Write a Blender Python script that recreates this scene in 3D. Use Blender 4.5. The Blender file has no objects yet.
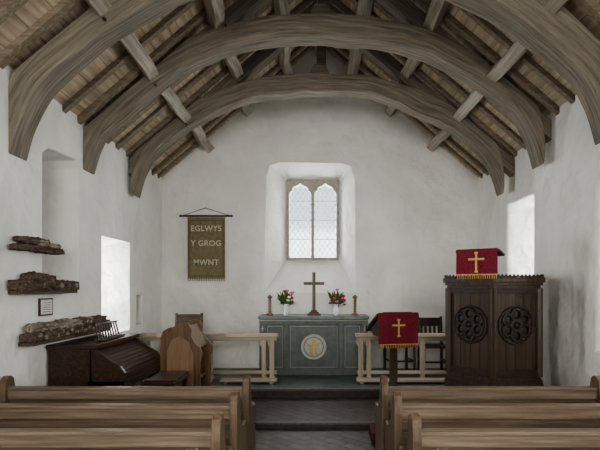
import bpy, bmesh, math, random
from mathutils import Vector, Matrix, noise
random.seed(4)
S = bpy.context.scene
R = math.radians

# ------------------------------------------------------------ materials
def mat_base(name):
    m = bpy.data.materials.new(name); m.use_nodes = True
    nt = m.node_tree; b = nt.nodes['Principled BSDF']
    return m, nt, b
def plain(name, col, rough=.6, metal=0, emit=0):
    m, nt, b = mat_base(name)
    b.inputs['Base Color'].default_value = (*col, 1)
    b.inputs['Roughness'].default_value = rough
    b.inputs['Metallic'].default_value = metal
    return m
def noisy(name, c1, c2, scale=(1,1,1), nscale=5, rough=.7, bump=.2, detail=8, dist=.02, lo=.35, hi=.65, spec=.3, coord='Object'):
    m, nt, b = mat_base(name); N = nt.nodes; L = nt.links
    tc = N.new('ShaderNodeTexCoord'); mp = N.new('ShaderNodeMapping'); mp.inputs['Scale'].default_value = scale
    n = N.new('ShaderNodeTexNoise'); n.inputs['Scale'].default_value = nscale; n.inputs['Detail'].default_value = detail
    n.inputs['Roughness'].default_value = .65
    r = N.new('ShaderNodeValToRGB')
    r.color_ramp.elements[0].position = lo; r.color_ramp.elements[0].color = (*c1, 1)
    r.color_ramp.elements[1].position = hi; r.color_ramp.elements[1].color = (*c2, 1)
    bp = N.new('ShaderNodeBump'); bp.inputs['Strength'].default_value = bump; bp.inputs['Distance'].default_value = dist
    L.new(tc.outputs[coord], mp.inputs[0]); L.new(mp.outputs[0], n.inputs[0])
    L.new(n.outputs[0], r.inputs[0]); L.new(r.outputs[0], b.inputs['Base Color'])
    L.new(n.outputs[0], bp.inputs['Height']); L.new(bp.outputs[0], b.inputs['Normal'])
    b.inputs['Roughness'].default_value = rough
    b.inputs['Specular IOR Level'].default_value = spec
    return m
AX = {'x': (.06, 1.6, 1.6), 'y': (1.6, .06, 1.6), 'z': (1.6, 1.6, .06)}
def wood(name, c1, c2, axis, ns=9, rough=.6, bump=.5, **k):
    k.setdefault('lo', .32); k.setdefault('hi', .68)
    return noisy(name, c1, c2, AX[axis], ns*2.2, rough, bump, dist=.006, **k)

def plaster():
    m, nt, b = mat_base('lime_plaster'); N = nt.nodes; L = nt.links
    tc = N.new('ShaderNodeTexCoord')
    n1 = N.new('ShaderNodeTexNoise'); n1.inputs['Scale'].default_value = 2.2; n1.inputs['Detail'].default_value = 3.2
    n2 = N.new('ShaderNodeTexNoise'); n2.inputs['Scale'].default_value = 10; n2.inputs['Detail'].default_value = 5
    n3 = N.new('ShaderNodeTexNoise'); n3.inputs['Scale'].default_value = 1.1; n3.inputs['Detail'].default_value = 8
    n3.inputs['Roughness'].default_value = .7
    for n in (n1, n2, n3): L.new(tc.outputs['Object'], n.inputs[0])
    r = N.new('ShaderNodeValToRGB')
    r.color_ramp.elements[0].position = .3; r.color_ramp.elements[0].color = (.67, .655, .61, 1)
    r.color_ramp.elements[1].position = .62; r.color_ramp.elements[1].color = (.79, .775, .735, 1)
    L.new(n3.outputs[0], r.inputs[0]); L.new(r.outputs[0], b.inputs['Base Color'])
    b1 = N.new('ShaderNodeBump'); b1.inputs['Strength'].default_value = .8; b1.inputs['Distance'].default_value = .11
    b2 = N.new('ShaderNodeBump'); b2.inputs['Strength'].default_value = .4; b2.inputs['Distance'].default_value = .015
    L.new(n1.outputs[0], b1.inputs['Height']); L.new(n2.outputs[0], b2.inputs['Height'])
    L.new(b1.outputs[0], b2.inputs['Normal']); L.new(b2.outputs[0], b.inputs['Normal'])
    b.inputs['Roughness'].default_value = .95; b.inputs['Specular IOR Level'].default_value = .1
    return m
def slabs(name, c1, c2, mort, rot=45, bw=.3, rh=.15, rough=.5):
    m, nt, b = mat_base(name); N = nt.nodes; L = nt.links
    tc = N.new('ShaderNodeTexCoord'); mp = N.new('ShaderNodeMapping'); mp.inputs['Rotation'].default_value = (0, 0, R(rot))
    br = N.new('ShaderNodeTexBrick'); br.inputs['Scale'].default_value = 1
    br.inputs['Color1'].default_value = (*c1, 1); br.inputs['Color2'].default_value = (*c2, 1); br.inputs['Mortar'].default_value = (*mort, 1)
    br.inputs['Brick Width'].default_value = bw; br.inputs['Row Height'].default_value = rh; br.inputs['Mortar Size'].default_value = .008
    n = N.new('ShaderNodeTexNoise'); n.inputs['Scale'].default_value = 9; n.inputs['Detail'].default_value = 6
    mx = N.new('ShaderNodeMix'); mx.data_type = 'RGBA'; mx.blend_type = 'MULTIPLY'; mx.inputs[0].default_value = .7
    L.new(tc.outputs['Object'], mp.inputs[0]); L.new(mp.outputs[0], br.inputs[0]); L.new(tc.outputs['Object'], n.inputs[0])
    L.new(br.outputs['Color'], mx.inputs[6]); L.new(n.outputs[0], mx.inputs[7]); L.new(mx.outputs[2], b.inputs['Base Color'])
    bp = N.new('ShaderNodeBump'); bp.inputs['Strength'].default_value = .4; bp.inputs['Distance'].default_value = .01
    L.new(br.outputs['Fac'], bp.inputs['Height']); bp.invert = True; L.new(bp.outputs[0], b.inputs['Normal'])
    b.inputs['Roughness'].default_value = rough; b.inputs['Specular IOR Level'].default_value = .25
    return m
def glass(name, tint=(.95, .98, 1)):
    m = bpy.data.materials.new(name); m.use_nodes = True; nt = m.node_tree; nt.nodes.clear()
    o = nt.nodes.new('ShaderNodeOutputMaterial'); mx = nt.nodes.new('ShaderNodeMixShader'); mx.inputs[0].default_value = .08
    t = nt.nodes.new('ShaderNodeBsdfTransparent'); t.inputs[0].default_value = (*tint, 1)
    g = nt.nodes.new('ShaderNodeBsdfGlossy'); g.inputs['Roughness'].default_value = .1
    nt.links.new(t.outputs[0], mx.inputs[1]); nt.links.new(g.outputs[0], mx.inputs[2]); nt.links.new(mx.outputs[0], o.inputs[0])
    return m

PL = plaster()
oakU = noisy('truss_oak', (.085, .073, .056), (.30, .262, .205), (.09, 1.6, 1), 20, .85, .9, dist=.008, lo=.3, hi=.7, coord='UV')
oakX = wood('truss_oak_block', (.08, .07, .055), (.27, .235, .185), 'x', 10, .85, .9)
purW = wood('purlin_oak', (.20, .175, .14), (.46, .42, .35), 'y', 9, .85, .8)
rafW = wood('rafter_wood', (.13, .102, .072), (.31, .25, .185), 'x', 9, .85, .6)
pewX = wood('pew_pine', (.07, .050, .034), (.215, .155, .105), 'x', 10, .42, .5)
pewT = wood('pew_rail_pine', (.12, .088, .06), (.30, .23, .162), 'x', 10, .38, .4)
pewZ = wood('pew_end_pine', (.08, .055, .034), (.20, .145, .095), 'z', 9, .42, .4)
railX = wood('rail_oak', (.25, .205, .15), (.46, .39, .30), 'x', 8, .5, .2)
railZ = wood('rail_post_oak', (.23, .185, .135), (.42, .355, .27), 'z', 8, .5, .2)
darkZ = wood('dark_oak', (.03, .02, .013), (.085, .058, .038), 'z', 9, .4, .3)
darkY = wood('dark_oak_long', (.024, .014, .010), (.07, .042, .029), 'y', 9, .28, .3)
darkX = wood('dark_oak_cross', (.02, .014, .010), (.06, .04, .028), 'x', 9, .45, .3)
warmZ = wood('warm_oak', (.09, .048, .026), (.21, .13, .07), 'z', 9, .38, .3)
fragY = wood('old_carved_oak', (.03, .022, .016), (.16, .115, .085), 'y', 14, .85, 1)
fragL = wood('old_pale_oak', (.07, .055, .042), (.38, .33, .265), 'y', 14, .85, 1)
altG = noisy('altar_grey_paint', (.09, .102, .098), (.135, .147, .138), nscale=12, rough=.55, bump=.1)
altT = noisy('altar_top_slate', (.12, .135, .13), (.19, .2, .195), nscale=12, rough=.4, bump=.1)
cream = plain('cream_paint', (.42, .40, .33), .6)
gold = noisy('gold_thread', (.50, .33, .09), (.68, .48, .17), nscale=60, rough=.5)
goldp = plain('gold_paint', (.45, .33, .12), .5)
red = noisy('red_velvet', (.14, .014, .026), (.22, .024, .042), nscale=40, rough=.85, bump=.3)
bann = noisy('banner_cloth', (.17, .14, .085), (.24, .2, .125), nscale=22, rough=.9, bump=.4)
bannD = plain('banner_letters', (.55, .52, .43), .9)
stone = noisy('window_stone', (.30, .28, .24), (.46, .44, .39), nscale=18, rough=.85, bump=.3)
lead = plain('lead', (.25, .26, .27), .5, .3)
GL = glass('window_glass')
vasG = plain('vase_ceramic', (.55, .6, .6), .15)
leaf = noisy('leaf_green', (.03, .08, .02), (.08, .17, .05), nscale=30, rough=.6)
petR = plain('petal_red', (.35, .03, .05), .6); petP = plain('petal_pink', (.55, .17, .24), .6); petW = plain('petal_white', (.8, .75, .72), .6)
ivory = plain('ivory', (.7, .66, .55), .3); black = plain('black', (.012, .011, .011), .4)
paper = noisy('paper', (.6, .57, .5), (.72, .7, .64), nscale=20, rough=.9)
aisle = slabs('aisle_tiles', (.125, .085, .066), (.075, .054, .045), (.028, .023, .02), 45, .26, .13)
aisleN = slabs('aisle_slabs', (.19, .15, .125), (.125, .10, .087), (.055, .045, .04), 45, .26, .13)
nave = slabs('nave_slabs', (.22, .185, .165), (.15, .13, .115), (.07, .06, .055), 45, .34, .17)
sanct = noisy('sanctuary_slate', (.06, .072, .068), (.095, .106, .098), nscale=8, rough=.5, bump=.1)
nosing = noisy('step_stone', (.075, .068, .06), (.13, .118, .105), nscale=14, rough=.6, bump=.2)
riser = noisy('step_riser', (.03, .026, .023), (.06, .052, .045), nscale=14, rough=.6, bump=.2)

def boards():
    m, nt, b = mat_base('ceiling_boards'); N = nt.nodes; L = nt.links
    tc = N.new('ShaderNodeTexCoord'); mp = N.new('ShaderNodeMapping'); mp.inputs['Scale'].default_value = (1.6, .1, 1.6)
    n = N.new('ShaderNodeTexNoise'); n.inputs['Scale'].default_value = 14; n.inputs['Detail'].default_value = 8
    r = N.new('ShaderNodeValToRGB'); r.color_ramp.elements[0].position = .3; r.color_ramp.elements[1].position = .7
    r.color_ramp.elements[0].color = (.27, .205, .14, 1); r.color_ramp.elements[1].color = (.54, .44, .32, 1)
    w = N.new('ShaderNodeTexWave'); w.bands_direction = 'X'; w.inputs['Scale'].default_value = 1.6; w.wave_profile = 'SAW'
    r2 = N.new('ShaderNodeValToRGB'); r2.color_ramp.elements[0].position = 0; r2.color_ramp.elements[1].position = .06
    r2.color_ramp.elements[0].color = (.35, .32, .28, 1)
    mx = N.new('ShaderNodeMix'); mx.data_type = 'RGBA'; mx.blend_type = 'MULTIPLY'; mx.inputs[0].default_value = 1
    L.new(tc.outputs['Object'], mp.inputs[0]); L.new(mp.outputs[0], n.inputs[0]); L.new(n.outputs[0], r.inputs[0])
    L.new(tc.outputs['Object'], w.inputs[0]); L.new(w.outputs[0], r2.inputs[0])
    L.new(r.outputs[0], mx.inputs[6]); L.new(r2.outputs[0], mx.inputs[7]); L.new(mx.outputs[2], b.inputs['Base Color'])
    b.inputs['Roughness'].default_value = .85
    return m
BRD = boards()

# ------------------------------------------------------------ mesh builder
class MB:
    def __init__(s): s.bm = bmesh.new(); s.mats = []; s.M = Matrix.Identity(4); s.uv = None
    def mi(s, m):
        if m not in s.mats: s.mats.append(m)
        return s.mats.index(m)
    def add(s, vs, fs, m, smooth=False, uvs=None):
        i = s.mi(m)
        if uvs and s.uv is None: s.uv = s.bm.loops.layers.uv.new('UVMap')
        V = [s.bm.verts.new(s.M @ Vector(v)) for v in vs]
        for f in fs:
            try:
                F = s.bm.faces.new([V[k] for k in f]); F.material_index = i; F.smooth = smooth
                if uvs:
                    for lp, k in zip(F.loops, f): lp[s.uv].uv = uvs[k]
            except ValueError: pass
    def box(s, x0, x1, y0, y1, z0, z1, m):
        s.add([(x0,y0,z0),(x1,y0,z0),(x1,y1,z0),(x0,y1,z0),(x0,y0,z1),(x1,y0,z1),(x1,y1,z1),(x0,y1,z1)],
              [(0,3,2,1),(4,5,6,7),(0,1,5,4),(1,2,6,5),(2,3,7,6),(3,0,4,7)], m)
    def prism(s, pts, ax, a0, a1, m, uvs=None):
        n = len(pts)
        def P(p, a): return {'x': (a, p[0], p[1]), 'y': (p[0], a, p[1]), 'z': (p[0], p[1], a)}[ax]
        vs = [P(p, a0) for p in pts] + [P(p, a1) for p in pts]
        fs = [tuple(range(n)), tuple(range(2*n-1, n-1, -1))] + [(i, (i+1) % n, n+(i+1) % n, n+i) for i in range(n)]
        s.add(vs, fs, m, uvs=uvs)
    def frustum(s, A, B, m):
        n = len(A); s.add(list(A)+list(B), [tuple(range(n)), tuple(range(2*n-1, n-1, -1))] + [(i, (i+1) % n, n+(i+1) % n, n+i) for i in range(n)], m)
    def lathe(s, c, prof, m, seg=20, smooth=True):
        vs = []; fs = []
        for r, z in prof:
            for k in range(seg):
                a = 2*math.pi*k/seg; vs.append((c[0]+r*math.cos(a), c[1]+r*math.sin(a), z))
        for i in range(len(prof)-1):
            for k in range(seg):
                k2 = (k+1) % seg; fs.append((i*seg+k, i*seg+k2, (i+1)*seg+k2, (i+1)*seg+k))
        fs.append(tuple(range(seg))); fs.append(tuple((len(prof)-1)*seg+k for k in range(seg)))
        s.add(vs, fs, m, smooth)
    def tube(s, p0, p1, r0, r1, m, seg=8):
        p0 = Vector(p0); p1 = Vector(p1); d = (p1-p0)
        q = d.to_track_quat('Z', 'Y'); vs = []
        for p, r in ((p0, r0), (p1, r1)):
            for k in range(seg):
                a = 2*math.pi*k/seg; vs.append(p + q @ Vector((r*math.cos(a), r*math.sin(a), 0)))
        s.add(vs, [(k, (k+1) % seg, seg+(k+1) % seg, seg+k) for k in range(seg)] + [tuple(range(seg)), tuple(range(seg, 2*seg))], m, True)
    def ball(s, c, r, m, seg=10, rings=6):
        if not hasattr(r, '__len__'): r = (r, r, r)
        vs = [(c[0], c[1], c[2]+r[2])]; fs = []
        for i in range(1, rings):
            t = math.pi*i/rings
            for k in range(seg):
                a = 2*math.pi*k/seg
                vs.append((c[0]+r[0]*math.sin(t)*math.cos(a), c[1]+r[1]*math.sin(t)*math.sin(a), c[2]+r[2]*math.cos(t)))
        vs.append((c[0], c[1], c[2]-r[2])); e = len(vs)-1
        for k in range(seg):
            k2 = (k+1) % seg; fs.append((0, 1+k, 1+k2))
            for i in range(rings-2): fs.append((1+i*seg+k, 1+(i+1)*seg+k, 1+(i+1)*seg+k2, 1+i*seg+k2))
            fs.append((e, 1+(rings-2)*seg+k2, 1+(rings-2)*seg+k))
        s.add(vs, fs, m, True)
    def ring(s, c, Rr, r, m, seg=28, sec=8):
        vs = []; fs = []
        for i in range(seg):
            a = 2*math.pi*i/seg
            for k in range(sec):
                b = 2*math.pi*k/sec; q = Rr+r*math.cos(b)
                vs.append((c[0]+q*math.cos(a), c[1]+r*math.sin(b), c[2]+q*math.sin(a)))
        for i in range(seg):
            j = (i+1) % seg
            for k in range(sec):
                k2 = (k+1) % sec; fs.append((i*sec+k, i*sec+k2, j*sec+k2, j*sec+k))
        s.add(vs, fs, m, True)
    def build(s, name, bevel=0, recalc=True):
        if recalc: bmesh.ops.recalc_face_normals(s.bm, faces=s.bm.faces)
        me = bpy.data.meshes.new(name); s.bm.to_mesh(me); s.bm.free()
        for m in s.mats: me.materials.append(m)
        o = bpy.data.objects.new(name, me); S.collection.objects.link(o)
        if bevel:
            b = o.modifiers.new('bevel', 'BEVEL'); b.width = bevel; b.segments = 2; b.limit_method = 'ANGLE'; b.angle_limit = R(50)
        return o
def cut(o, cutters, bev=0):
    for c in cutters:
        md = o.modifiers.new('b', 'BOOLEAN'); md.object = c; md.solver = 'EXACT'
    bpy.context.view_layer.update()
    dg = bpy.context.evaluated_depsgraph_get()
    me = bpy.data.meshes.new_from_object(o.evaluated_get(dg))
    o.modifiers.clear(); o.data = me
    for c in cutters: bpy.data.objects.remove(c, do_unlink=True)
    if bev:
        b = o.modifiers.new('rounded_arrises', 'BEVEL'); b.width = bev; b.segments = 4; b.limit_method = 'ANGLE'; b.angle_limit = R(25)

# ------------------------------------------------------------ room
XL, XR, XRN, YF, YB = -2.63, 2.87, 2.75, 8.7, -3.2
SL, EZ, XA = .85, 3.42, .12
def roof(x): return EZ + SL*((x-XL) if x < XA else (XR-x))
APZ = roof(XA)
T = .7

def sidecut(xin, xout, y0, y1, z0, z1, iy0, iy1, iz0, iz1):
    m = MB()
    def lerp(a, b, t): return a+(b-a)*t
    def ring(t):
        return [(lerp(xin, xout, t), lerp(y0, iy0, t), lerp(z0, iz0, t)), (lerp(xin, xout, t), lerp(y1, iy1, t), lerp(z0, iz0, t)),
                (lerp(xin, xout, t), lerp(y1, iy1, t), lerp(z1, iz1, t)), (lerp(xin, xout, t), lerp(y0, iy0, t), lerp(z1, iz1, t))]
    m.frustum(ring(-.05), ring(1.05), PL); return m.build('cutter')

w = MB(); w.prism([(XL, -.1), (XL, EZ+.12), (XL-T, EZ+.12-SL*T), (XL-T, -.1)], 'y', YB-.1, YF, PL); wl = w.build('wall_left')
cl = [sidecut(XL, XL-T, 6.23, 7.19, 1.0, 2.25, 6.42, 6.98, 1.2, 2.15),
      sidecut(XL, XL-T, .2, 1.5, 1.3, 2.8, .4, 1.3, 1.5, 2.7),
      sidecut(XL, XL-T, -2.2, -.9, 1.3, 2.8, -2.0, -1.1, 1.5, 2.7)]
m2 = MB(); m2.box(XL-.15, XL+.1, 7.45, 7.72, 1.05, 1.5, PL)
pts = [(4.88, 1.6), (5.6, 1.6), (5.6, 2.95), (5.52, 3.03), (5.0, 3.0), (4.88, 2.92)]
m = MB()
m.frustum([(XL+.06, y+(.03 if y > 5.2 else -.03), z) for y, z in pts], [(XL-.42, 5.22+(y-5.22)*.85, 2.2+(z-2.2)*.94) for y, z in pts], PL)
cl += [m.build('c'), m2.build('c')]
cut(wl, cl, .035)

w = MB(); w.prism([(XR, -.1), (XR, EZ+.12), (XR+T, EZ+.12-SL*T), (XR+T, -.1)], 'y', 6.25, YF, PL); wr = w.build('wall_right')
cut(wr, [sidecut(XR, XR+T, 6.5, 7.42, 1.25, 2.83, 6.7, 7.2, 1.5, 2.7)], .035)
w = MB(); w.prism([(XRN, -.1), (XRN, roof(XRN)+.12), (XR+T, EZ+.12-SL*T), (XR+T, -.1)], 'y', YB-.1, 6.25, PL); wr2 = w.build('wall_right_nave')
cut(wr2, [sidecut(XRN, XR+T, 3.8, 4.84, 1.0, 2.6, 4.0, 4.6, 1.3, 2.5),
          sidecut(XRN, XR+T, .2, 1.5, 1.3, 2.8, .4, 1.3, 1.5, 2.7)], .035)

def gable(name, y0, y1):
    w = MB(); w.prism([(XL-T, -.1), (XR+T, -.1), (XR+T, roof(XR+T)+.1), (XA, APZ+.1), (XL-T, roof(XL-T)+.1)], 'y', y0, y1, PL)
    return w.build(name)
wf = gable('wall_far', YF, YF+T)
def ycut(A, yA, B, yB):
    m = MB(); m.frustum([(x, yA, z) for x, z in A], [(x, yB, z) for x, z in B], PL); return m.build('cutter')
cA = ycut([(-.88, 1.48), (.76, 1.48), (.74, 3.5), (.67, 3.73), (.5, 3.78), (-.6, 3.8), (-.77, 3.74), (-.83, 3.55)], YF-.03,
          [(-.50, 2.1), (.49, 2.1), (.49, 3.4), (.49, 3.55), (.45, 3.60), (-.46, 3.60), (-.50, 3.55), (-.50, 3.4)], YF+.5)
cB = ycut([(-.485, 2.11), (.475, 2.11), (.475, 3.59), (-.485, 3.59)], YF+.45, [(-.485, 2.11), (.475, 2.11), (.475, 3.59), (-.485, 3.59)], YF+T+.1)
cut(wf, [cA, cB], .03)
wb = gable('wall_back', YB-T, YB)
cut(wb, [ycut([(-1.2, 1.2), (1.4, 1.2), (1.4, 4.2), (-1.2, 4.2)], YB+.05, [(-1.2, 1.2), (1.4, 1.2), (1.4, 4.2), (-1.2, 4.2)], YB-T-.1)])

f = MB(); f.box(XL-T, XR+T, YB-T, YF+T, -.3, 0, nave); f.build('floor')
f = MB(); f.box(-.62, .68, YB, 5.68, 0, .004, aisleN); f.build('floor_aisle')
f = MB(); f.prism([(XL, 5.7), (1.35, 5.7), (1.35, 6.5), (XRN-.0, 6.5), (XRN, 6.95), (XL, 6.95)], 'z', .0, .07, aisle)
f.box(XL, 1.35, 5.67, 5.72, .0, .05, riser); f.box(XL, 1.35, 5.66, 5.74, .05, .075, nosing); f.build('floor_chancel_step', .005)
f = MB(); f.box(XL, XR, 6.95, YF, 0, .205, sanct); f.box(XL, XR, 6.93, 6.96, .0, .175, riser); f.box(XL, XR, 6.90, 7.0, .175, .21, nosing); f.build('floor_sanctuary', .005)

# ceiling boards
c = MB(); o = .10
c.prism([(XL-T-.1, roof(XL-T-.1)+o), (XA, APZ+o), (XA, APZ+o+.05), (XL-T-.1, roof(XL-T-.1)+o+.05)], 'y', YB-T, YF+T, BRD)
c.prism([(XR+T+.1, roof(XR+T+.1)+o), (XA, APZ+o), (XA, APZ+o+.05), (XR+T+.1, roof(XR+T+.1)+o+.05)], 'y', YB-T, YF+T, BRD)
c.build('ceiling')
c = MB(); y = YB+.2
while y < YF-.05:
    j = random.uniform(-.03, .03); ww = random.uniform(.035, .055); d = random.uniform(.025, .05)
    c.prism([(XL-.1, roof(XL-.1)+d), (XA, APZ+d), (XA, APZ+.11), (XL-.1, roof(XL-.1)+.11)], 'y', y+j-ww, y+j+ww, rafW)
    c.prism([(XR+.1, roof(XR+.1)+d), (XA, APZ+d), (XA, APZ+.11), (XR+.1, roof(XR+.1)+.11)], 'y', y+j-ww, y+j+ww, rafW)
    y += .36
c.build('roof_rafters', .006)
# purlins
c = MB(); an = math.atan(SL)
for px, sg in ((-1.87, 1), (-1.15, 1), (-.46, 1), (2.12, -1), (1.39, -1), (.70, -1)):
    u = Vector((math.cos(an), math.sin(an)*sg)); n = Vector((math.sin(an)*sg, -math.cos(an)))
    if sg < 0: n = Vector((-math.sin(an), -math.cos(an)))
    P = Vector((px, roof(px)+.03))
    w_ = .08; dp = .14
    seg = []; yy = YB
    ring = []
    while yy <= YF+.01:
        jj = noise.noise(Vector((px*3, yy*1.3, 0)))*.06
        a = P-u*w_; b = P+u*w_; cc = b+n*(dp+jj)-u*.012; dd = a+n*(dp+jj)+u*.012
        ring.append([(q.x+jj, yy, q.y) for q in (a, b, cc, dd)]); yy += .2125
    ring[-1] = [(q[0], YF, q[2]) for q in ring[-1]]
    for i in range(len(ring)-1): seg += [(i*4+k, i*4+(k+1) % 4, i*4+4+(k+1) % 4, i*4+4+k) for k in range(4)]
    c.add([q for r_ in ring for q in r_], seg, purW)
c.box(XA-.07, XA+.07, YB, YF, APZ-.14, APZ+.08, purW)
c.build('roof_purlins', .012)

# trusses
ctrl = [(1.0, 2.9), (.965, 3.2), (.90, 3.5), (.80, 3.73), (.66, 3.98), (.5, 4.2), (.33, 4.36), (.17, 4.44), (0, 4.47)]
def curve(k=6):
    out = []; P = [ctrl[0]]+ctrl+[(-ctrl[-2][0], ctrl[-2][1])]
    for i in range(1, len(P)-2):
        for j in range(k):
            t = j/k; r = []
            for q in (0, 1):
                a, b, c_, d = P[i-1][q], P[i][q], P[i+1][q], P[i+2][q]
                r.append(.5*((2*b)+(-a+c_)*t+(2*a-5*b+4*c_-d)*t*t+(-a+3*b-3*c_+d)*t**3))
            out.append(tuple(r))
    out.append(ctrl[-1]); return out
CV = curve()
def truss(y, xl, xr, dzl=0, dzr=0, dzc=0, wid=.13):
    c = MB(); cx = (xl+xr)/2+.0
    pts = []
    for (u, z) in CV: pts.append((cx+(xl-cx)*u, z+dzl*u+dzc*(1-u)))
    for (u, z) in reversed(CV[:-1]): pts.append((cx+(xr-cx)*u, z+dzr*u+dzc*(1-u)))
    n = len(pts); vs = []; uv = []; L_ = y*3.7
    for i, (x, z) in enumerate(pts):
        a = pts[max(i-1, 0)]; b = pts[min(i+1, n-1)]
        if i: L_ += math.hypot(x-pts[i-1][0], z-pts[i-1][1])
        t = Vector((b[0]-a[0], b[1]-a[1])).normalized(); nn = Vector((-t.y, t.x))
        e = min(i, n-1-i)/(n-1); th = .04+.23*min(1, e/.13)
        wob = noise.noise(Vector((x*1.7, y*3, 1)))*.045+noise.noise(Vector((x*6, y*3, 4)))*.015
        q = Vector((x, z))+nn*(th+noise.noise(Vector((x*2.3, y*2, 9)))*.03)
        q.y = min(q.y, roof(max(XL, min(q.x, XR)))+.02)
        q.x = max(XL-.02, min(q.x, (XR if y > 6.25 else XRN)+.02))
        p = Vector((x, z+wob)); w1 = wid+noise.noise(Vector((x*2, y, 5)))*.03
        vs += [(p.x, y-w1, p.y), (p.x, y+w1, p.y), (q.x, y+w1, q.y), (q.x, y-w1, q.y)]
        h = (q-p).length
        uv += [(L_, 0), (L_, .26), (L_, .26+h), (L_, -h)]
    fs = [(0, 1, 2, 3), tuple(4*(n-1)+k for k in range(4))]
    for i in range(n-1): fs += [(i*4+k, i*4+(k+1) % 4, i*4+4+(k+1) % 4, i*4+4+k) for k in range(4)]
    c.add(vs, fs, oakU, uvs=uv)
    d = .22; wp = wid-.035; Ln = 3.6
    UV = [(0, 5), (Ln, 5), (Ln, 5.22), (0, 5.22), (0, 5.64), (Ln, 5.64), (Ln, 5.42), (0, 5.42)]
    UV = [(a+y, b+y) for a, b in UV]
    c.prism([(XL, roof(XL)+.01), (XA, APZ+.01), (XA, APZ-d), (XL, roof(XL)-d)], 'y', y-wp, y+wp, oakU, UV)
    xr_ = XR if y > 6.25 else XRN
    c.prism([(xr_, roof(xr_)+.01), (XA, APZ+.01), (XA, APZ-d), (xr_, roof(xr_)-d)], 'y', y-wp, y+wp, oakU, [(a+9, b+3) for a, b in UV])
    zc = 4.70+dzc
    c.prism([(XA-.2, zc), (XA+.14, zc), (XA+.05, zc+.2), (XA-.1, zc+.2)], 'y', y-.08, y+.08, oakX)
    c.prism([(XA-.07, zc), (XA+.07, zc), (XA+.06, APZ-.1), (XA-.06, APZ-.1)], 'y', y-.06, y+.06, oakX)
    for px in (-1.9, -1.1, 1.2, 2.0): c.tube((px+.1, y-wid-.03, roof(px)-.12), (px+.1, y-wid+.03, roof(px)-.12), .014, .014, darkX)
    return c.build('roof_truss', .015)
truss(4.45, -2.62, 2.58, -.14, .02, .0, .14)
truss(5.85, -2.61, 2.62, .05, .12, .0, .13)
truss(7.2, -2.53, 2.68, .03, .03, -.1, .12)
truss(2.6, -2.6, 2.7)

# ------------------------------------------------------------ windows
def side_window(name, x, y0, y1, z0, z1):
    c = MB(); t = .05
    c.box(x-.04, x+.04, y0-.0, y0+t, z0-.0, z1+.0, stone); c.box(x-.04, x+.04, y1-t, y1+.0, z0-.0, z1+.0, stone)
    c.box(x-.04, x+.04, y0+t, y1-t, z0-.0, z0+t, stone); c.box(x-.04, x+.04, y0+t, y1-t, z1-t, z1+.0, stone)
    c.box(x-.02, x+.02, (y0+y1)/2-.02, (y0+y1)/2+.02, z0+t, z1-t, stone)
    for k in range(1, 5):
        z = z0+(z1-z0)*k/5; c.box(x-.008, x+.008, y0+t, y1-t, z-.006, z+.006, lead)
    c.box(x-.003, x+.003, y0+t, y1-t, z0+t, z1-t, GL)
    return c.build(name)
side_window('window_1', XL-T+.06, 6.40, 7.0, 1.18, 2.16)
side_window('window_2', XR+T-.06, 6.68, 7.22, 1.48, 2.72)
side_window('window_3', XR+T-.06, 3.98, 4.62, 1.27, 2.51)
side_window('fill_window_4', XL-T+.06, .38, 1.32, 1.48, 2.72)  # invented window out of view, added to admit interior fill
side_window('fill_window_5', XR+T-.06, .38, 1.32, 1.48, 2.72)  # invented right-hand counterpart, out of view, also for fill
side_window('fill_window_6', XL-T+.06, -2.02, -1.08, 1.48, 2.72)  # invented window behind the camera, added for fill

def light_outline(x0, x1, z0, zs, zt):
    xm = (x0+x1)/2; w_ = (x1-x0)/2
    R_ = [(x1, z0), (x1, zs), (x1-.01, zs+.06), (x1-.045, zs+.10), (x1-.07, zs+.095), (x1-.055, zs+.135), (xm+w_*.48, zs+.175), (xm+w_*.2, zs+.195), (xm, zt)]
    return R_+[(2*xm-x, z) for x, z in reversed(R_[:-1])]
fw = MB(); fy = YF+.47
fw.box(-.485, .475, fy, fy+.14, 2.11, 3.59, stone); FW = fw.build('window_7')
cs = []
for x0, x1 in ((-.435, -.035), (.025, .425)):
    po = light_outline(x0, x1, 2.16, 3.29, 3.52)
    m = MB(); m.prism(po, 'y', fy-.05, fy+.2, stone); cs.append(m.build('c'))
cut(FW, cs, .012)
g = MB()
for x0, x1 in ((-.435, -.035), (.025, .425)):
    g.box(x0, x1, fy+.09, fy+.094, 2.16, 3.53, GL)
    st = .115; k = -4
    while k < 16:
        za = 2.16+k*st*1.2
        for sg in (1, -1):
            xa, xb = (x0, x1) if sg > 0 else (x1, x0)
            dz = (x1-x0)*1.45
            ta = max(0, (2.17-za)/dz); tb = min(1, (3.45-za)/dz)
            if tb > ta:
                g.tube((xa+(xb-xa)*ta, fy+.08, za+dz*ta), (xa+(xb-xa)*tb, fy+.08, za+dz*tb), .004, .004, lead, 4)
        k += 1
    for z in (2.5, 2.85, 3.2): g.box(x0, x1, fy+.06, fy+.07, z-.006, z+.006, lead)
gl = g.build('lattice_glazing'); gl.parent = FW

c = MB()
for x in (-1.2, -.36, .5, 1.34): c.box(x, x+.06, YB-.5, YB-.4, 1.2, 4.2, stone)
c.box(-1.2, 1.4, YB-.5, YB-.4, 1.2, 1.28, stone); c.box(-1.2, 1.4, YB-.5, YB-.4, 4.12, 4.2, stone); c.box(-1.2, 1.4, YB-.5, YB-.4, 2.9, 2.96, stone)
c.build('fill_window_8')  # invented back-wall window, unseen, built to carry the frontal fill

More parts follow.
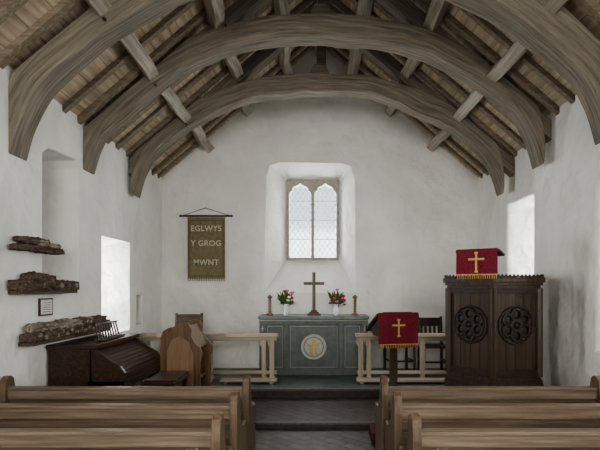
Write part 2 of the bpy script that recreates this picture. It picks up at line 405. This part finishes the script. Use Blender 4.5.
def area(name, loc, rot, sx, sy, power, col=(1, .99, .97)):
    l = bpy.data.lights.new(name, 'AREA'); l.shape = 'RECTANGLE'; l.size = sx; l.size_y = sy; l.energy = power; l.color = col
    o = bpy.data.objects.new(name, l); o.location = loc; o.rotation_euler = rot; S.collection.objects.link(o)
    return o
COOL = (1, .995, .98)
area('daylight_east', (0, YF+T+.25, 2.95), (R(-90), 0, 0), 1.3, 1.9, 170, COOL)
area('daylight_left', (XL-T-.2, 6.7, 1.75), (0, R(-90), 0), 1.2, .9, 240, COOL)
area('daylight_right', (XR+T+.2, 6.95, 2.1), (0, R(90), 0), 1.5, .9, 190, COOL)
area('daylight_right_nave', (XR+T+.2, 4.3, 1.9), (0, R(90), 0), 1.5, 1.0, 60, COOL)
area('fill_left_west', (XL-T-.2, .85, 2.1), (0, R(-90), 0), 1.5, 1.3, 160, COOL)  # added interior fill from the left, through an invented window
area('fill_left_back', (XL-T-.2, -1.55, 2.1), (0, R(-90), 0), 1.5, 1.3, 90, COOL)  # added fill behind the camera, left side
area('fill_right_west', (XR+T+.2, .85, 2.1), (0, R(90), 0), 1.5, 1.3, 290, COOL)  # added interior fill from the right, source out of view
area('fill_west', (.1, YB-T-.2, 2.7), (R(90), 0, 0), 2.6, 3, 370, (1, .98, .94))  # added frontal fill from behind the camera, brightens the far wall
W = bpy.data.worlds.new('overcast_sky'); S.world = W; W.use_nodes = True
bg = W.node_tree.nodes['Background']; bg.inputs[0].default_value = (.93, .96, 1, 1); bg.inputs[1].default_value = 1.5

# ------------------------------------------------------------ altar
c = MB(); ax0, ax1, ay, zt = -.87, .89, 8.0, 1.15; z0 = .205
c.box(ax0+.03, ax1-.03, ay+.03, ay+.62, z0, zt-.05, altG)
c.box(ax0-.01, ax1+.01, ay-.01, ay+.65, zt-.05, zt, altT)
c.box(ax0+.01, ax1-.01, ay+.01, ay+.63, z0, z0+.09, altG)
c.box(ax0+.01, ax1-.01, ay+.01, ay+.63, zt-.13, zt-.05, altG)
for a, b in ((ax0+.01, ax0+.11), (ax1-.11, ax1-.01), (-.46, -.40), (.42, .48)): c.box(a, b, ay+.012, ay+.05, z0+.09, zt-.13, altG)
yf = ay+.028
def strip(x0, x1, z_0, z_1, m_=cream, y=None):
    y = yf if y is None else y; c.box(x0, x1, y-.004, y+.01, z_0, z_1, m_)
t = .007
for a, b in ((ax0+.14, -.49), (-.37, .39), (.51, ax1-.14)):
    strip(a, b, z0+.12, z0+.12+t); strip(a, b, zt-.16-t, zt-.16); strip(a, a+t, z0+.12, zt-.16); strip(b-t, b, z0+.12, zt-.16)
strip(ax0+.02, ax1-.02, zt-.075, zt-.065, cream, ay+.008)
for x in (ax0+.06, ax1-.06): strip(x-.006, x+.006, zt-.24, zt-.16, cream, ay+.01); strip(x-.025, x+.025, zt-.2, zt-.19, cream, ay+.01)
cc = (.01, yf, .655)
n = 32; c.prism([(cc[0]+.2*math.cos(2*math.pi*k/n), cc[2]+.2*math.sin(2*math.pi*k/n)) for k in range(n)], 'y', yf-.012, yf+.01, noisy('roundel_paint', (.34, .35, .31), (.48, .48, .42), nscale=25, rough=.6))
c.ring((cc[0], yf-.012, cc[2]), .195, .01, cream); c.ring((cc[0], yf-.012, cc[2]), .155, .006, altG)
def gp(pts, m_=goldp, y=yf-.02): c.prism([(cc[0]+x, cc[2]+z) for x, z in pts], 'y', y, yf, m_)
gp([(-.05, -.12), (.07, -.12), (.05, -.02), (.03, .05), (-.03, .05), (-.06, -.04)])
gp([(-.03, .06), (.03, .06), (.035, .10), (0, .13), (-.035, .10)])
gp([(-.11, .02), (-.04, .0), (-.03, .03), (-.10, .06)]); gp([(.03, .0), (.10, .05), (.09, .08), (.03, .03)])
gp([(-.012, -.14), (.012, -.14), (.012, .02), (-.012, .02)], cream, yf-.025)
c.build('altar', .004)

# altar cross
c = MB(); x, y = .015, 8.22; z = 1.15
crs = wood('cross_oak', (.06, .03, .02), (.14, .075, .05), 'z', 8, .4, .2)
c.box(x-.11, x+.11, y-.08, y+.08, z, z+.03, crs); c.box(x-.08, x+.08, y-.06, y+.06, z+.03, z+.06, crs); c.box(x-.05, x+.05, y-.045, y+.045, z+.06, z+.09, crs)
c.box(x-.026, x+.026, y-.018, y+.018, z+.09, z+.71, crs); c.box(x-.17, x+.17, y-.017, y+.019, z+.50, z+.55, crs)
c.build('altar_cross', .004)

def candlestick(x):
    c = MB(); y = 8.2; z = 1.15
    pr = [(.06, z), (.065, z+.015), (.05, z+.03), (.02, z+.045)]
    for k in range(9): pr.append((.019 if k % 2 else .029, z+.06+k*.022))
    pr += [(.02, z+.27), (.042, z+.29), (.045, z+.31), (.02, z+.32), (.02, z+.335)]
    c.lathe((x, y), pr, wood('candlestick_oak', (.11, .065, .035), (.24, .15, .09), 'z', 8, .4, .2), 16)
    c.lathe((x, y), [(.013, z+.335), (.013, z+.38), (.004, z+.382)], ivory, 12)
    return c.build('candlestick')
candlestick(-.71); candlestick(.69)

def flowers(x, seed):
    rr = random.Random(seed); c = MB(); y = 8.2; z = 1.15
    c.lathe((x, y), [(.035, z), (.045, z+.02), (.05, z+.07), (.035, z+.13), (.03, z+.17), (.042, z+.19), (.038, z+.19), (.026, z+.165)], vasG, 18)
    for k in range(22):
        a = rr.uniform(0, 6.28); q = rr.uniform(.02, .17); h = rr.uniform(.25, .45)-q*.5
        p = Vector((x+q*math.cos(a), y+.6*q*math.sin(a), z+h))
        c.tube((x+.1*q*math.cos(a), y, z+.12), p, .0035, .003, leaf, 5)
        m_ = rr.choice([petR, petR, petP, petW] if seed % 2 else [petR, petR, petP, petP])
        r0 = rr.uniform(.017, .03)
        c.ball(p, (r0*.7, r0*.7, r0*.6), m_, 8, 5)
        for j in range(6):
            b = j*math.pi/3; c.ball(p+Vector((r0*.75*math.cos(b), r0*.5*math.sin(b), r0*.35*math.sin(b))), (r0*.55, r0*.35, r0*.5), m_, 6, 4)
    for k in range(60):
        a = rr.uniform(0, 6.28); q = rr.uniform(.03, .18); h = rr.uniform(.17, .42)
        p = Vector((x+q*math.cos(a), y+.6*q*math.sin(a), z+h)); s0 = Vector((x+.3*q*math.cos(a), y, z+.18))
        sd = Vector((-math.sin(a), .2, .3)).normalized()*.022; mid = (p+s0)/2+Vector((0, 0, .02))
        c.add([s0, mid+sd, p, mid-sd], [(0, 1, 2, 3)], leaf)
    return c.build('flower_vase')
flowers(-.44, 3); flowers(.38, 8)

# ------------------------------------------------------------ altar rails
def rail(x0, x1, posts, k0, k1):
    c = MB(); y = 7.55; z = .205
    c.box(x0, x1, y-.07, y+.07, z+.66, z+.71, railX); c.box(x0+.02, x1-.02, y-.035, y+.035, z+.60, z+.66, railX)
    c.box(x0+.02, x1-.02, y-.03, y+.03, z+.10, z+.15, railX)
    for p in posts:
        c.box(p-.035, p+.035, y-.035, y+.035, z, z+.60, railZ); c.box(p-.045, p+.045, y-.10, y+.10, z, z+.05, railX)
        c.prism([(p-.035, z+.6), (p-.09, z+.6), (p-.035, z+.5)], 'y', y-.02, y+.02, railZ)
    c.box(k0, k1, y-.32, y-.1, z+.03, z+.06, railX)
    for q in (k0+.05, k1-.1): c.box(q, q+.05, y-.3, y-.1, z, z+.03, railX)
    return c.build('altar_rail', .004)
rail(-2.6, -.53, [-2.5, -1.55, -.62, -.74], -1.35, -.53)
rail(.64, 2.6, [.72, .84, 1.65, 2.5], .64, 2.0)

# ------------------------------------------------------------ banner
c = MB(); y = YF-.03
c.M = Matrix.Translation((-1.85, y, 0))
n = 14; vs = []; fs = []
for i in range(n+1):
    for j in range(9):
        u = i/n; v = j/8; xx = -.325+.65*u; zz = 2.83-1.07*v
        dy = .006*math.sin(u*9+v*3)*v
        vs.append((xx, dy-.006, zz))
for i in range(n):
    for j in range(8): fs.append((i*9+j, i*9+j+1, (i+1)*9+j+1, (i+1)*9+j))
c.add(vs, fs, bann, True)
c.tube((-.45, 0, 2.85), (.44, 0, 2.85), .013, .013, darkX); c.ball((-.45, 0, 2.85), .02, darkX); c.ball((.44, 0, 2.85), .02, darkX)
c.tube((-.40, 0, 2.86), (-.02, .015, 2.99), .005, .005, darkX, 5); c.tube((.39, 0, 2.86), (-.02, .015, 2.99), .005, .005, darkX, 5)
c.ball((-.02, .015, 2.99), .012, lead)
bs = plain('banner_border', (.12, .09, .05), .9)
for a, b, d, e in ((-.32, .32, 1.80, 1.815), (-.32, .32, 2.76, 2.772), (-.30, -.29, 1.815, 2.76), (.29, .30, 1.815, 2.76)): c.box(a, b, -.018, -.008, d, e, bs)
for k in range(33): c.box(-.32+k*.0195, -.308+k*.0195, -.010, -.004, 1.72, 1.765, bannD if k % 2 else bann)
B = c.build('church_banner')
for k, (txt, zz) in enumerate((('EGLWYS', 2.585), ('Y GROG', 2.33), ('MWNT', 2.0))):
    cu = bpy.data.curves.new('letters_%d' % k, 'FONT'); cu.body = txt; cu.size = .135; cu.align_x = 'CENTER'; cu.extrude = .002; cu.offset = .002; cu.space_character = 1.05
    o = bpy.data.objects.new('letters_%d' % k, cu); S.collection.objects.link(o); o.location = (-1.85, YF-.055, zz); o.rotation_euler = (R(90), 0, 0)
    cu.materials.append(bannD); o.parent = B

# ------------------------------------------------------------ lectern
def cross_emblem(c, y, zc, s):
    c.box(-.012*s, .012*s, y-.006, y, zc-.11*s, zc+.10*s, gold); c.box(-.07*s, .07*s, y-.006, y, zc+.017*s, zc+.041*s, gold)
    for (a, b) in ((0, .10), (0, -.11), (-.07, .03), (.07, .03)):
        c.box(a*s-.02*s, a*s+.02*s, y-.007, y, zc+b*s-.012*s, zc+b*s+.012*s, gold)
def cloth(c, w_, y, z0, z1, seed=0):
    vs = []; fs = []; n = 24
    for i in range(n+1):
        u = i/n
        for j in range(7):
            v = j/6; vs.append((-w_/2+w_*u, y-.004-.008*v*math.sin(u*16+seed), z1+(z0-z1)*v))
    for i in range(n):
        for j in range(6): fs.append((i*7+j, i*7+j+1, (i+1)*7+j+1, (i+1)*7+j))
    c.add(vs, fs, red, True)
    k = 0; x = -w_/2
    c.box(-w_/2, w_/2, y-.016, y-.006, z0+.0, z0+.01, gold)
    while x < w_/2-.005:
        c.box(x+.002, x+.009, y-.014, y-.008, z0-.045, z0+.002, gold if k % 2 else red); x += .0115; k += 1
c = MB(); c.M = Matrix.Translation((1.065, 6.62, .07)) @ Matrix.Rotation(R(12), 4, 'Z')
c.prism([(-.25, -.05), (.25, -.05), (.25, .05), (-.25, .05)], 'z', 0, .05, darkZ)
c.prism([(-.05, -.25), (.05, -.25), (.05, .25), (-.05, .25)], 'z', 0, .05, darkZ)
c.lathe((0, 0), [(.08, .05), (.08, .1), (.05, .15), (.055, .5), (.05, .85), (.07, .9), (.07, .95)], darkZ, 14)
c.prism([(-.16, 1.16), (-.16, 1.20), (.30, .98), (.30, .94)], 'x', -.29, .29, darkX)
c.prism([(-.14, .90), (-.14, 1.17), (.2, 1.0), (.1, .90)], 'x', -.25, .25, darkX)
c.box(-.29, .29, .28, .31, .96, 1.02, darkX)
c.prism([(-.175, 1.20), (-.175, 1.215), (.1, 1.1), (.1, 1.085)], 'x', -.27, .27, red)
c.prism([(-.14, 1.205), (-.14, 1.22), (.18, 1.08), (.18, 1.065)], 'x', -.2, .2, black)
cloth(c, .54, -.175, .80, 1.205); c.box(-.27, .27, -.178, -.16, 1.1, 1.21, red); cross_emblem(c, -.185, 1.02, 1.0)
c.build('lectern', .003)

# ------------------------------------------------------------ pulpit
px_, py_ = 2.09, 5.82
base = math.atan2(-py_, -px_)
c = MB()
def hexa(r, off=0): return [(r*math.cos(base+off+k*math.pi/3), r*math.sin(base+off+k*math.pi/3)) for k in range(6)]
T0 = Matrix.Translation((px_, py_, 0)); c.M = T0
def lay(r, z_0, z_1, m_): c.prism(hexa(r), 'z', z_0, z_1, m_)
lay(.50, 0, .42, darkZ); lay(.60, .42, .56, darkZ); lay(.585, .56, .60, darkZ); lay(.565, .60, .64, darkZ)
lay(.54, .64, 1.62, darkZ); lay(.565, 1.60, 1.63, darkZ); lay(.59, 1.63, 1.66, darkZ); lay(.615, 1.66, 1.71, darkZ)
for k in range(6):
    a = base+math.pi/6+k*math.pi/3; ap = .54*math.cos(math.pi/6)
    c.M = T0 @ Matrix.Rotation(a+math.pi/2, 4, 'Z')
    y = -ap; h = .27
    for s in (-1, 1): c.box(s*h-.035, s*h+.035, y-.025, y+.01, .64, 1.6, darkZ)
    c.box(-.27, .27, y-.02, y+.01, .64, .72, darkX); c.box(-.27, .27, y-.02, y+.01, 1.54, 1.6, darkX)
    for xx in (-.12, 0, .12): c.box(xx-.004, xx+.004, y-.003, y+.01, .72, 1.54, black)
    zc = 1.20; m_ = darkX
    c.ring((0, y-.010, zc), .20, .012, m_, 30, 8)
    for q in range(6):
        b = q*math.pi/3+math.pi/6
        c.ring((.115*math.cos(b), y-.012, zc+.115*math.sin(b)), .058, .018, m_, 16, 6)
        c.ball((.115*math.cos(b), y, zc+.115*math.sin(b)), (.05, .008, .05), black)
    c.ring((0, y-.014, zc), .05, .018, m_, 16, 6); c.ball((0, y-.012, zc), .028, m_)
    L_ = .61; nb = 13
    for q in range(nb):
        xx = -L_/2+.03+(L_-.06)*q/(nb-1); yc = -.60*math.cos(math.pi/6)
        c.prism([(xx-.018, 1.71), (xx+.018, 1.71), (xx+.02, 1.725), (xx, 1.75), (xx-.02, 1.725)], 'y', yc, yc+.02, darkX)
a = base-math.pi/6
c.M = T0 @ Matrix.Rotation(a+math.pi/2+R(14), 4, 'Z') @ Matrix.Translation((.0, 0, 0))
yo = -.53
c.box(-.03, .03, yo+.06, yo+.12, 1.70, 1.96, darkZ)
c.prism([(yo-.04, 1.985), (yo-.04, 2.01), (yo+.16, 1.97), (yo+.16, 1.945)], 'x', -.235, .235, darkX)
c.prism([(yo-.055, 2.01), (yo-.055, 2.02), (yo+.15, 1.98), (yo+.15, 1.965)], 'x', -.22, .22, red)
cloth(c, .44, yo-.055, 1.74, 2.015, 2); cross_emblem(c, yo-.066, 1.88, .95)
c.build('pulpit', .003)

# ------------------------------------------------------------ pews
def pew(x0, x1, d):
    c = MB(); z = .0
    c.box(x0+.03, x1-.03, d-.03, d+.03, .67, .755, pewT)
    c.box(x0+.03, x1-.03, d-.045, d+.04, .745, .77, pewT)
    c.box(x0+.03, x1-.03, d-.008, d+.012, .42, .67, pewX)
    c.box(x0+.03, x1-.03, d-.016, d+.018, .585, .650, pewX)
    c.box(x0+.03, x1-.03, d-.016, d+.018, .47, .575, pewX)
    c.box(x0+.03, x1-.03, d-.02, d+.02, .36, .46, pewX)
    c.box(x0+.03, x1-.03, d, d+.40, .41, .44, pewX)
    c.box(x0+.03, x1-.03, d+.33, d+.36, .33, .41, pewX)
    c.box(x0+.03, x1-.03, d+.0, d+.03, .06, .16, pewX)
    pr = [(d-.075, 0), (d-.075, .72), (d-.065, .80), (d-.045, .84), (d-.01, .862), (d+.03, .86), (d+.06, .835), (d+.072, .79), (d+.085, .70), (d+.12, .62),
          (d+.2, .565), (d+.3, .55), (d+.37, .56), (d+.41, .53), (d+.42, .48), (d+.40, .42), (d+.40, 0)]
    for x in (x0, x1-.055): c.prism(pr, 'x', x, x+.055, pewZ)
    xm = (x0+x1)/2
    c.box(xm-.025, xm+.025, d+.03, d+.32, 0, .41, pewZ)
    return c.build('church_pew', .006)
for d in (4.2, 3.57, 2.93, 2.28):
    pew(-2.6, -.53, d); pew(.57, 2.42, d)

# ------------------------------------------------------------ reed organ (closed)
c = MB(); y0, y1 = 4.92, 6.12; xb = XL+.02
c.box(xb, -2.18, y0, y1, 0, 1.0, darkY)
c.box(xb, -2.13, y0-.03, y1+.03, 1.0, 1.04, darkY)
c.box(xb, -2.02, y0, y1, 0, .09, darkY)
c.box(-2.22, -1.86, y0, y1, .60, .68, darkY)
for yy in (y0, y1-.05):
    c.prism([(-2.2, .62), (-2.2, 1.0), (-2.14, .99), (-2.02, .90), (-1.9, .83), (-1.85, .76), (-1.85, .60)], 'y', yy, yy+.05, darkY)
    c.prism([(-1.95, 0), (-1.88, 0), (-1.88, .62), (-2.02, .62), (-2.0, .5)], 'y', yy, yy+.05, darkY)
N_ = 7
for k in range(N_):
    t0 = k/N_; t1 = (k+.8)/N_
    xa, za = -2.17+.29*t0, .975-.20*t0; xb2, zb = -2.17+.29*t1, .975-.20*t1
    c.prism([(xa, za-.02), (xa, za), (xb2, zb), (xb2, zb-.02)], 'y', y0+.05, y1-.05, darkY)
c.prism([(-2.18, .68), (-2.18, .955), (-1.88, .75), (-1.88, .68)], 'y', y0+.05, y1-.05, black)
c.box(-1.885, -1.868, y0+.05, y1-.05, .68, .76, darkY)
for k in range(5):
    c.box(-2.185, -2.165, y0+.08+k*.21, y0+.25+k*.21, .14, .56, darkY)
for yy in (5.25, 5.58): c.prism([(-2.1, .10), (-1.85, .02), (-1.85, .05), (-2.1, .2)], 'y', yy, yy+.2, darkY)
c.M = Matrix.Translation((-2.24, 0, 1.04)) @ Matrix.Rotation(R(-14), 4, 'Y')
c.box(-.01, .01, y0+.28, y1-.28, 0, .03, darkY); c.box(-.01, .01, y0+.3, y1-.3, .17, .19, darkY)
for k in range(9):
    a = y0+.31+k*.068; c.box(-.008, .008, a, a+.015, .02, .18, darkY)
c.box(0, .05, y0+.28, y1-.28, -.005, .015, darkY)
c.build('reed_organ', .004)
c = MB(); c.box(-1.72, -1.40, 5.05, 5.65, .60, .64, darkY); c.box(-1.71, -1.41, 5.06, 5.64, .64, .665, darkY)
for x in (-1.70, -1.46):
    for yy in (5.07, 5.58): c.prism([(x, 0), (x+.04, 0), (x+.045, .6), (x-.005, .6)], 'y', yy, yy+.05, darkY)
c.box(-1.69, -1.43, 5.08, 5.11, .2, .24, darkY); c.box(-1.69, -1.43, 5.59, 5.62, .2, .24, darkY); c.build('organ_bench', .004)

# ------------------------------------------------------------ clergy stall
c = MB(); z = .07
prof = [(-1.84, z), (-1.84, 1.0), (-1.81, 1.08), (-1.74, 1.12), (-1.68, 1.13), (-1.63, 1.17), (-1.56, 1.19), (-1.50, 1.17), (-1.465, 1.10), (-1.47, 1.02), (-1.43, .94), (-1.36, .88), (-1.33, .80), (-1.36, .70), (-1.36, z)]
for yy in (6.02, 6.62): c.prism(prof, 'y', yy, yy+.05, warmZ)
c.box(-1.80, -1.77, 6.07, 6.62, z, 1.06, warmZ); c.box(-1.78, -1.42, 6.07, 6.62, .46, .50, warmZ)
c.prism([(-1.55, 1.12), (-1.53, 1.14), (-1.40, .86), (-1.43, .85)], 'y', 6.07, 6.62, warmZ)
c.box(-1.78, -1.76, 6.07, 6.62, .98, 1.06, warmZ)
c.box(-1.84, -1.34, 5.99, 6.70, z, z+.08, warmZ)
c.prism([(-1.76, .2), (-1.44, .2), (-1.44, .80), (-1.5, .95), (-1.6, 1.02), (-1.7, .98), (-1.76, .85)], 'y', 6.008, 6.03, wood('stall_panel', (.16, .095, .055), (.31, .20, .125), 'z', 8, .4, .2))
c.build('clergy_stall', .006)

# ------------------------------------------------------------ chairs
def chair(x, y, z, rot=0, m1=darkZ, m2=darkX, h=.92):
    c = MB(); c.M = Matrix.Translation((x, y, z)) @ Matrix.Rotation(R(rot), 4, 'Z')
    for s in (-1, 1):
        c.tube((s*.19, -.2, 0), (s*.185, -.19, .45), .017, .02, m1); c.prism([(.18, 0), (.22, 0), (.23, .45), (.27, h), (.24, h), (.19, .45)], 'x', s*.19-.018, s*.19+.018, m1)
        c.box(s*.19-.01, s*.19+.01, -.18, .2, .2, .23, m1)
        c.box(s*.2-.022, s*.2+.022, -.2, .23, .64, .665, m1); c.box(s*.2-.015, s*.2+.015, -.19, -.16, .45, .65, m1)
    c.box(-.22, .22, -.22, .21, .44, .47, m2); c.box(-.19, .19, -.19, -.17, .2, .23, m1)
    c.box(-.19, .19, .235, .26, h-.16, h-.02, m2); c.box(-.19, .19, .215, .24, .53, .60, m2)
    for k in range(5): c.prism([(.215, .58), (.235, .58), (.255, h-.12), (.24, h-.12)], 'x', -.16+k*.073, -.12+k*.073, m1)
    return c.build('wooden_armchair', .003)
chair(1.95, 8.12, .205); chair(1.42, 8.22, .205, 8)
chair(-1.84, 7.12, .205, -3, h=1.03)

# ------------------------------------------------------------ wall shelves / carved fragments
XW = XL+.004
def frag(mb, y0, y1, z0, z1, x0, x1, m_, seed, amp=.03, ny=40, tz=None):
    ns = 16; vs = []; fs = []
    for i in range(ny+1):
        t = i/ny; y = y0+(y1-y0)*t
        k1 = noise.noise(Vector((y*4, seed, 0))); k2 = noise.noise(Vector((y*17, seed+5, 0)))
        sc = 1+k1*.4+k2*.55; e = min(1, .5+min(t, 1-t)*12); sc *= e
        cz = (z0+z1)/2+noise.noise(Vector((y*2.5, seed+9, 2)))*amp; hz = (z1-z0)/2*sc; hx = (x1-x0)/2*min(1, sc)
        for k in range(ns):
            a = 2*math.pi*k/ns; ca, sa = math.cos(a), math.sin(a)
            q = (abs(ca)**6+abs(sa)**6)**(-1/6); nz = 1+.35*noise.noise(Vector((y*22, ca*2.5, sa*2.5+seed)))
            zz = cz+hz*sa*q*nz
            vs.append((max(XW, (x0+x1)/2+hx*ca*q*nz), y, max(z0 if tz is None else tz, zz)))
    for i in range(ny):
        for k in range(ns): fs.append((i*ns+k, i*ns+(k+1) % ns, (i+1)*ns+(k+1) % ns, (i+1)*ns+k))
    fs += [tuple(range(ns)), tuple(ny*ns+k for k in range(ns))]
    mb.add(vs, fs, m_, False)
c = MB(); frag(c, 4.28, 5.08, 1.93, 1.985, XW, XL+.14, fragY, 2, .01, 50); frag(c, 4.33, 4.85, 2.0, 2.06, XW, XL+.10, fragY, 4, .01, 40, tz=1.98); frag(c, 4.6, 5.0, 1.99, 2.04, XW, XL+.12, fragL, 6, .01, tz=1.975)
c.build('carved_oak_fragment')
c = MB(); c.box(XW, XL+.12, 4.3, 5.33, 1.545, 1.58, fragY); frag(c, 4.26, 5.36, 1.57, 1.67, XW, XL+.15, fragY, 12, .012, 80, tz=1.58); frag(c, 4.45, 4.95, 1.64, 1.73, XW, XL+.11, fragY, 15, .015, tz=1.63)
for k in range(6): c.ball((XL+.14, 4.5+k*.15, 1.625), (.018, .045, .03), fragL if k % 2 else fragY, 8, 5)
c.build('carved_oak_fragment')
c = MB(); c.box(XW, XL+.14, 4.45, 6.16, 1.08, 1.11, fragY)
frag(c, 4.42, 6.18, 1.10, 1.20, XW, XL+.16, fragY, 21, .010, 110, tz=1.11); frag(c, 4.5, 5.7, 1.18, 1.27, XW, XL+.13, fragL, 25, .012, 90, tz=1.17); frag(c, 5.4, 6.1, 1.19, 1.27, XW, XL+.13, fragY, 29, .01, 60, tz=1.17)
for k in range(16): c.ball((XL+.15, 4.55+k*.1, 1.155+.015*(-1)**k), (.016, .04, .022), fragL, 8, 5)
c.build('carved_oak_fragment')
c = MB(); c.box(XW, XL+.018, 4.78, 5.02, 1.33, 1.50, darkY); c.box(XL+.012, XL+.022, 4.80, 5.0, 1.345, 1.485, paper)
for k in range(5): c.box(XL+.022, XL+.024, 4.83, 4.97, 1.365+k*.022, 1.370+k*.022, black)
c.build('framed_notice')
c = MB(); c.box(.60, .84, 5.05, 5.4, 0.004, .14, plain('hassock_red', (.12, .015, .02), .9)); c.build('kneeler_hassock', .03)

# ------------------------------------------------------------ camera
cd = bpy.data.cameras.new('camera'); cam = bpy.data.objects.new('camera', cd); S.collection.objects.link(cam)
cam.location = (0, 0, 1.6); cam.rotation_euler = (R(90), 0, 0)
cd.sensor_width = 36; cd.lens = 30; cd.shift_x = -.0217; cd.shift_y = .105
S.camera = cam
S.view_settings.view_transform = 'AgX'
try: S.view_settings.look = 'AgX - Medium High Contrast'
except Exception: pass
